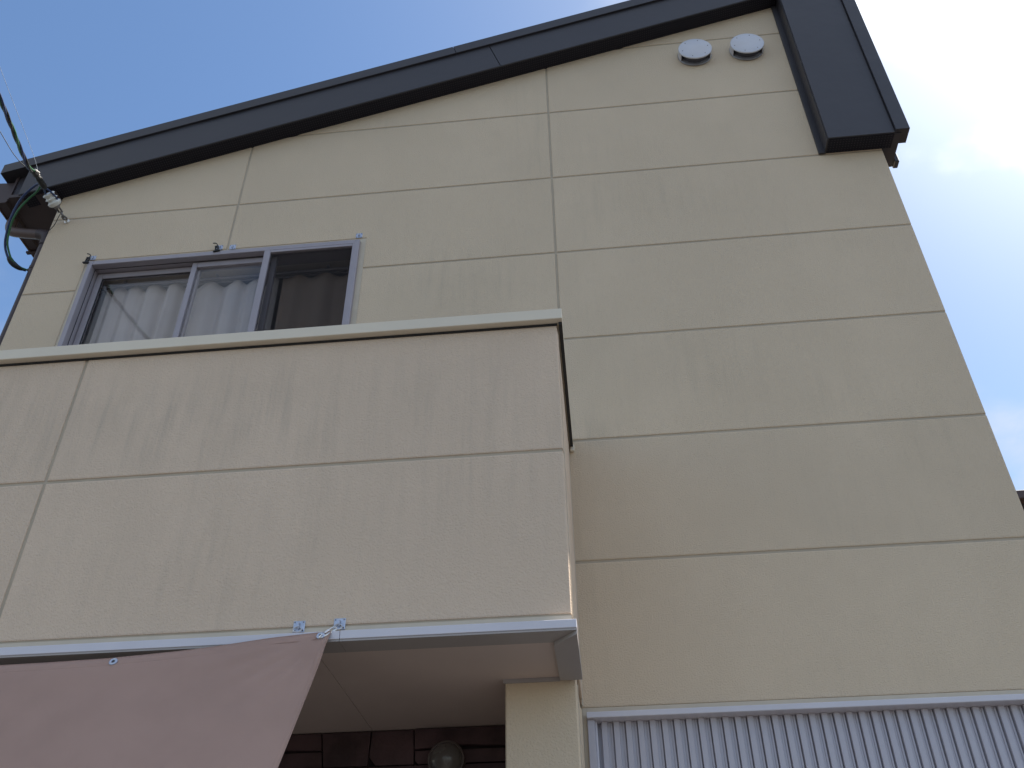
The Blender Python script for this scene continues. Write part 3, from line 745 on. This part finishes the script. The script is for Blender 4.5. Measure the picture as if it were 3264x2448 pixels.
obj('elbow', tube(bmesh.new(), smooth_path([(-3.115, .079, 5.616), (-3.075, .077, 5.603), (px_ - .006, py_, 5.585), (px_, py_, 5.545), (px_, py_, 5.50)], 5), .0345, 18), 'brown_plastic', dp, True)
obj('pipe', tube(bmesh.new(), [(px_, py_, 5.52), (px_, py_, .05)], rp, 20), 'brown_plastic', dp, True)
for zz in (5.30, 4.3, 3.3, 2.3, 1.2):
    obj('bracket', lathe(bmesh.new(), [(0, .033), (.022, .033)], (px_, py_, zz), (0, 0, 1), 18), 'brown_plastic', dp, True)
    obj('bracket_arm', bx(bmesh.new(), px_ - .046, px_ + .04, py_ - .006, py_ + .006, zz + .004, zz + .018, .001), 'brown_plastic', dp)
rebase(dp, (px_, py_, 0))

# service line from the street
an = empty('wire_anchor'); tag(an, 'white porcelain insulator shackled to an eye bolt on the gable corner', 'insulator')
I0 = Vector((-2.918, -.128, 5.642)); I1 = Vector((-2.925, -.20, 5.648)); ax = (I1 - I0).normalized()
ax = (ax + Vector((-.25, 0, .35))).normalized()
obj('spool', lathe(bmesh.new(), [(-.034, .018), (-.032, .029), (-.022, .038), (-.010, .040), (-.004, .033), (.002, .026), (.008, .031), (.014, .038), (.020, .032), (.026, .026), (.032, .031), (.040, .037), (.046, .033), (.050, .018)], (-2.921, -.145, 5.644), ax, 28), 'porcelain', an, True)
obj('strap', tube(bmesh.new(), [(-2.9215, -.122, 5.637), (-2.914, -.098, 5.637)], .018, 12), 'old_steel', an, True)
bm = bmesh.new()
for sx in (-.010, .010): tube(bm, [(-2.917 + sx, -.105, 5.640), (-2.908 + sx, -.066, 5.629)], .0055, 7)
obj('shackle', bm, 'old_steel', an, True)
obj('link', torus(bmesh.new(), (-2.904, -.053, 5.622), (.8, .1, .6), .015, .0058, 18, 7), 'old_steel', an, True)
obj('eye', torus(bmesh.new(), (-2.900, -.032, 5.617), (.3, .0, 1), .014, .006, 18, 7), 'old_steel', an, True)
obj('bolt', tube(bmesh.new(), [(-2.899, -.022, 5.617), (-2.899, .01, 5.617)], .008, 8), 'steel', an, True)
obj('washer', lathe(bmesh.new(), [(0, .017), (.004, .017)], (-2.899, -.0005, 5.617), (0, -1, 0), 16), 'steel', an, True)
obj('tie_wire', tube(bmesh.new(), smooth_path([(-2.908, -.066, 5.615), (-2.925, -.05, 5.598), (-2.955, -.022, 5.569), (-2.99, -.006, 5.537), (-3.012, .02, 5.52)], 4), .0022, 6), 'wire_black', an, True)
rebase(an, (-2.899, 0, 5.617))

cab = empty('service_cable'); tag(cab, 'twisted service cable rising from the insulator to the street', 'cable')
base = smooth_path([(-2.916, -.30, 5.640), (-2.900, -.39, 5.606), (-2.870, -.50, 5.560), (-2.679, -1.0, 5.3985), (-2.24, -2.2, 5.03), (-1.55, -4.2, 4.75), (-.7, -7.0, 4.95), (.3, -11, 5.9), (1.2, -15, 7.3)], 14)
fine_ = []
for a_, b_ in zip(base, base[1:]):
    k = max(1, int((b_ - a_).length / .03)) if a_.y > -5 else 3
    fine_ += [a_.lerp(b_, q / k) for q in range(k)]
acc = 0.0
paths = {'wire_black': [], 'wire_green': [], 'wire_blue': []}
for i, p in enumerate(fine_):
    if i: acc += (p - fine_[i - 1]).length
    d = (fine_[min(i + 1, len(fine_) - 1)] - fine_[max(i - 1, 0)]); u, v = frame_of(d)
    for q, k in enumerate(paths):
        an_ = acc * 2 * math.pi / .42 + q * 2.094
        paths[k].append(p + u * math.cos(an_) * .0066 + v * math.sin(an_) * .0066)
for k, pth in paths.items(): obj('strand', tube(bmesh.new(), pth, .0066, 7), k, cab, True)
# dead-end grip and tails
obj('grip', tube(bmesh.new(), smooth_path([(-2.900, -.392, 5.609), (-2.908, -.34, 5.626), (-2.917, -.28, 5.640), (-2.922, -.24, 5.647)], 4), [.014] * 5 + [.018] * 6 + [.013] * 2, 10), 'wire_black', cab, True)
for t_ in (.0, .35, .7):
    p = Vector((-2.899, -.39, 5.607)).lerp(Vector((-2.915, -.29, 5.639)), t_)
    obj('clamp_bolt', tube(bmesh.new(), [p + Vector((-.019, 0, -.002)), p + Vector((.020, 0, .004))], .0045, 7), 'old_steel', cab, True)
obj('clamp_tip', tube(bmesh.new(), [(-2.886, -.398, 5.612), (-2.889, -.36, 5.632)], .006, 8), 'steel', cab, True)
bm = bmesh.new()
for sx in (-.026, .028): tube(bm, smooth_path([(-2.922, -.245, 5.647), (-2.922 + sx * .6, -.21, 5.648), (-2.920 + sx, -.165, 5.646), (-2.919 + sx * .9, -.148, 5.644)], 3), .0055, 7)
obj('bail', bm, 'wire_blue', cab, True)
lb = [(-2.918, -.285, 5.640), (-2.965, -.25, 5.678), (-3.022, -.22, 5.679), (-3.07, -.20, 5.644), (-3.104, -.18, 5.588), (-3.134, -.15, 5.513), (-3.156, -.11, 5.442), (-3.166, -.08, 5.391), (-3.163, -.05, 5.347), (-3.142, -.02, 5.301), (-3.117, .02, 5.283), (-3.085, .06, 5.292)]
lg = [(-2.918, -.28, 5.636), (-2.954, -.24, 5.667), (-2.982, -.22, 5.640), (-3.031, -.20, 5.610), (-3.081, -.18, 5.551), (-3.116, -.15, 5.492), (-3.142, -.11, 5.437), (-3.150, -.08, 5.385), (-3.144, -.05, 5.343), (-3.128, -.02, 5.303), (-3.105, .02, 5.288), (-3.08, .06, 5.296)]
obj('loop', tube(bmesh.new(), smooth_path(lb, 5), .0068, 9), 'wire_blue', cab, True)
obj('loop', tube(bmesh.new(), smooth_path(lg, 5), .0058, 9), 'wire_green', cab, True)
obj('loop_sleeve', tube(bmesh.new(), smooth_path([(-3.150, -.028, 5.322), (-3.136, -.008, 5.299), (-3.115, .018, 5.286), (-3.098, .045, 5.288)], 4), [.011, .014, .016, .017, .017, .017, .017, .016, .015, .014, .013, .011, .009], 10), 'wire_black', cab, True)
rebase(cab, (-2.916, -.30, 5.64))

def thin_wire(pts, r, m, label):
    o = obj('thin_wire', tube(bmesh.new(), smooth_path(pts, 8), r, 6), m, None, True); tag(o, label, 'wire'); return rebase(o, pts[0])
thin_wire([(-2.906, -.30, 5.622), (-2.935, -.33, 5.655), (-2.975, -.45, 5.655), (-3.012, -.60, 5.71), (-3.1, -1.2, 5.9), (-3.4, -4, 6.8), (-4.2, -12, 9)], .0022, 'wire_black', 'thin black wire slanting up beside the thick cable')
thin_wire([(-2.896, -.36, 5.628), (-2.945, -.40, 5.76), (-3.06, -.75, 6.097), (-3.25, -1.4, 6.7), (-4.2, -5, 9.2)], .0011, 'wire_pale', 'hair-thin pale wire rising straight from the cable clamp')

# ------------------------------------------------------------------ house next door, behind the right corner
nb = empty('neighbour_house'); tag(nb, 'red-brown house with dark roof showing past the right wall edge', 'house')
nx0, nx1, ny0, ny1 = 3.95, 11.0, 5.4, 13.0
box('wall', nx0, nx1, ny0, ny1, 0, 6.02, 'neighbour_wall', nb)
rf = obj('roof', (lambda: (bm := bmesh.new()) and None or bm)(), 'roof_dark', nb) if False else None
bm = bmesh.new()
ex, mid_y = .4, (ny0 + ny1) / 2
P0 = [(ny0 - .4, 6.05), (ny0 - .4, 6.19), (mid_y, 7.45), (ny1 + .4, 6.19), (ny1 + .4, 6.05)]
A = [bm.verts.new((nx0 - ex, y, z)) for y, z in P0]; B = [bm.verts.new((nx1 + ex, y, z)) for y, z in P0]
for i in range(5): bm.faces.new((A[i], B[i], B[(i + 1) % 5], A[(i + 1) % 5]))
bm.faces.new(A); bm.faces.new(B)
obj('roof', bm, 'roof_dark', nb)
box('gutter', nx0 - ex, nx1 + ex, ny0 - .52, ny0 - .4005, 6.06, 6.16, 'brown_plastic', nb, .01)
for cx in (5.6, 8.6):
    for cz in (1.0, 3.7):
        w = obj('window', bx(bmesh.new(), cx, cx + 1.6, ny0 - .03, ny0 - .001, cz, cz + 1.2, .004), 'white_frame', nb)
        obj('pane', bx(bmesh.new(), cx + .06, cx + .77, ny0 - .034, ny0 - .0305, cz + .06, cz + 1.14), 'neighbour_glass', w)
        obj('pane', bx(bmesh.new(), cx + .83, cx + 1.54, ny0 - .034, ny0 - .0305, cz + .06, cz + 1.14), 'neighbour_glass', w)
for cy in (7.0, 10.0):
    w = obj('window', bx(bmesh.new(), nx0 - .03, nx0 - .001, cy, cy + 1.2, 3.7, 4.8, .004), 'white_frame', nb)
    obj('pane', bx(bmesh.new(), nx0 - .034, nx0 - .0305, cy + .06, cy + 1.14, 3.76, 4.74), 'neighbour_glass', w)
rebase(nb, (7.5, 9.2, 0))
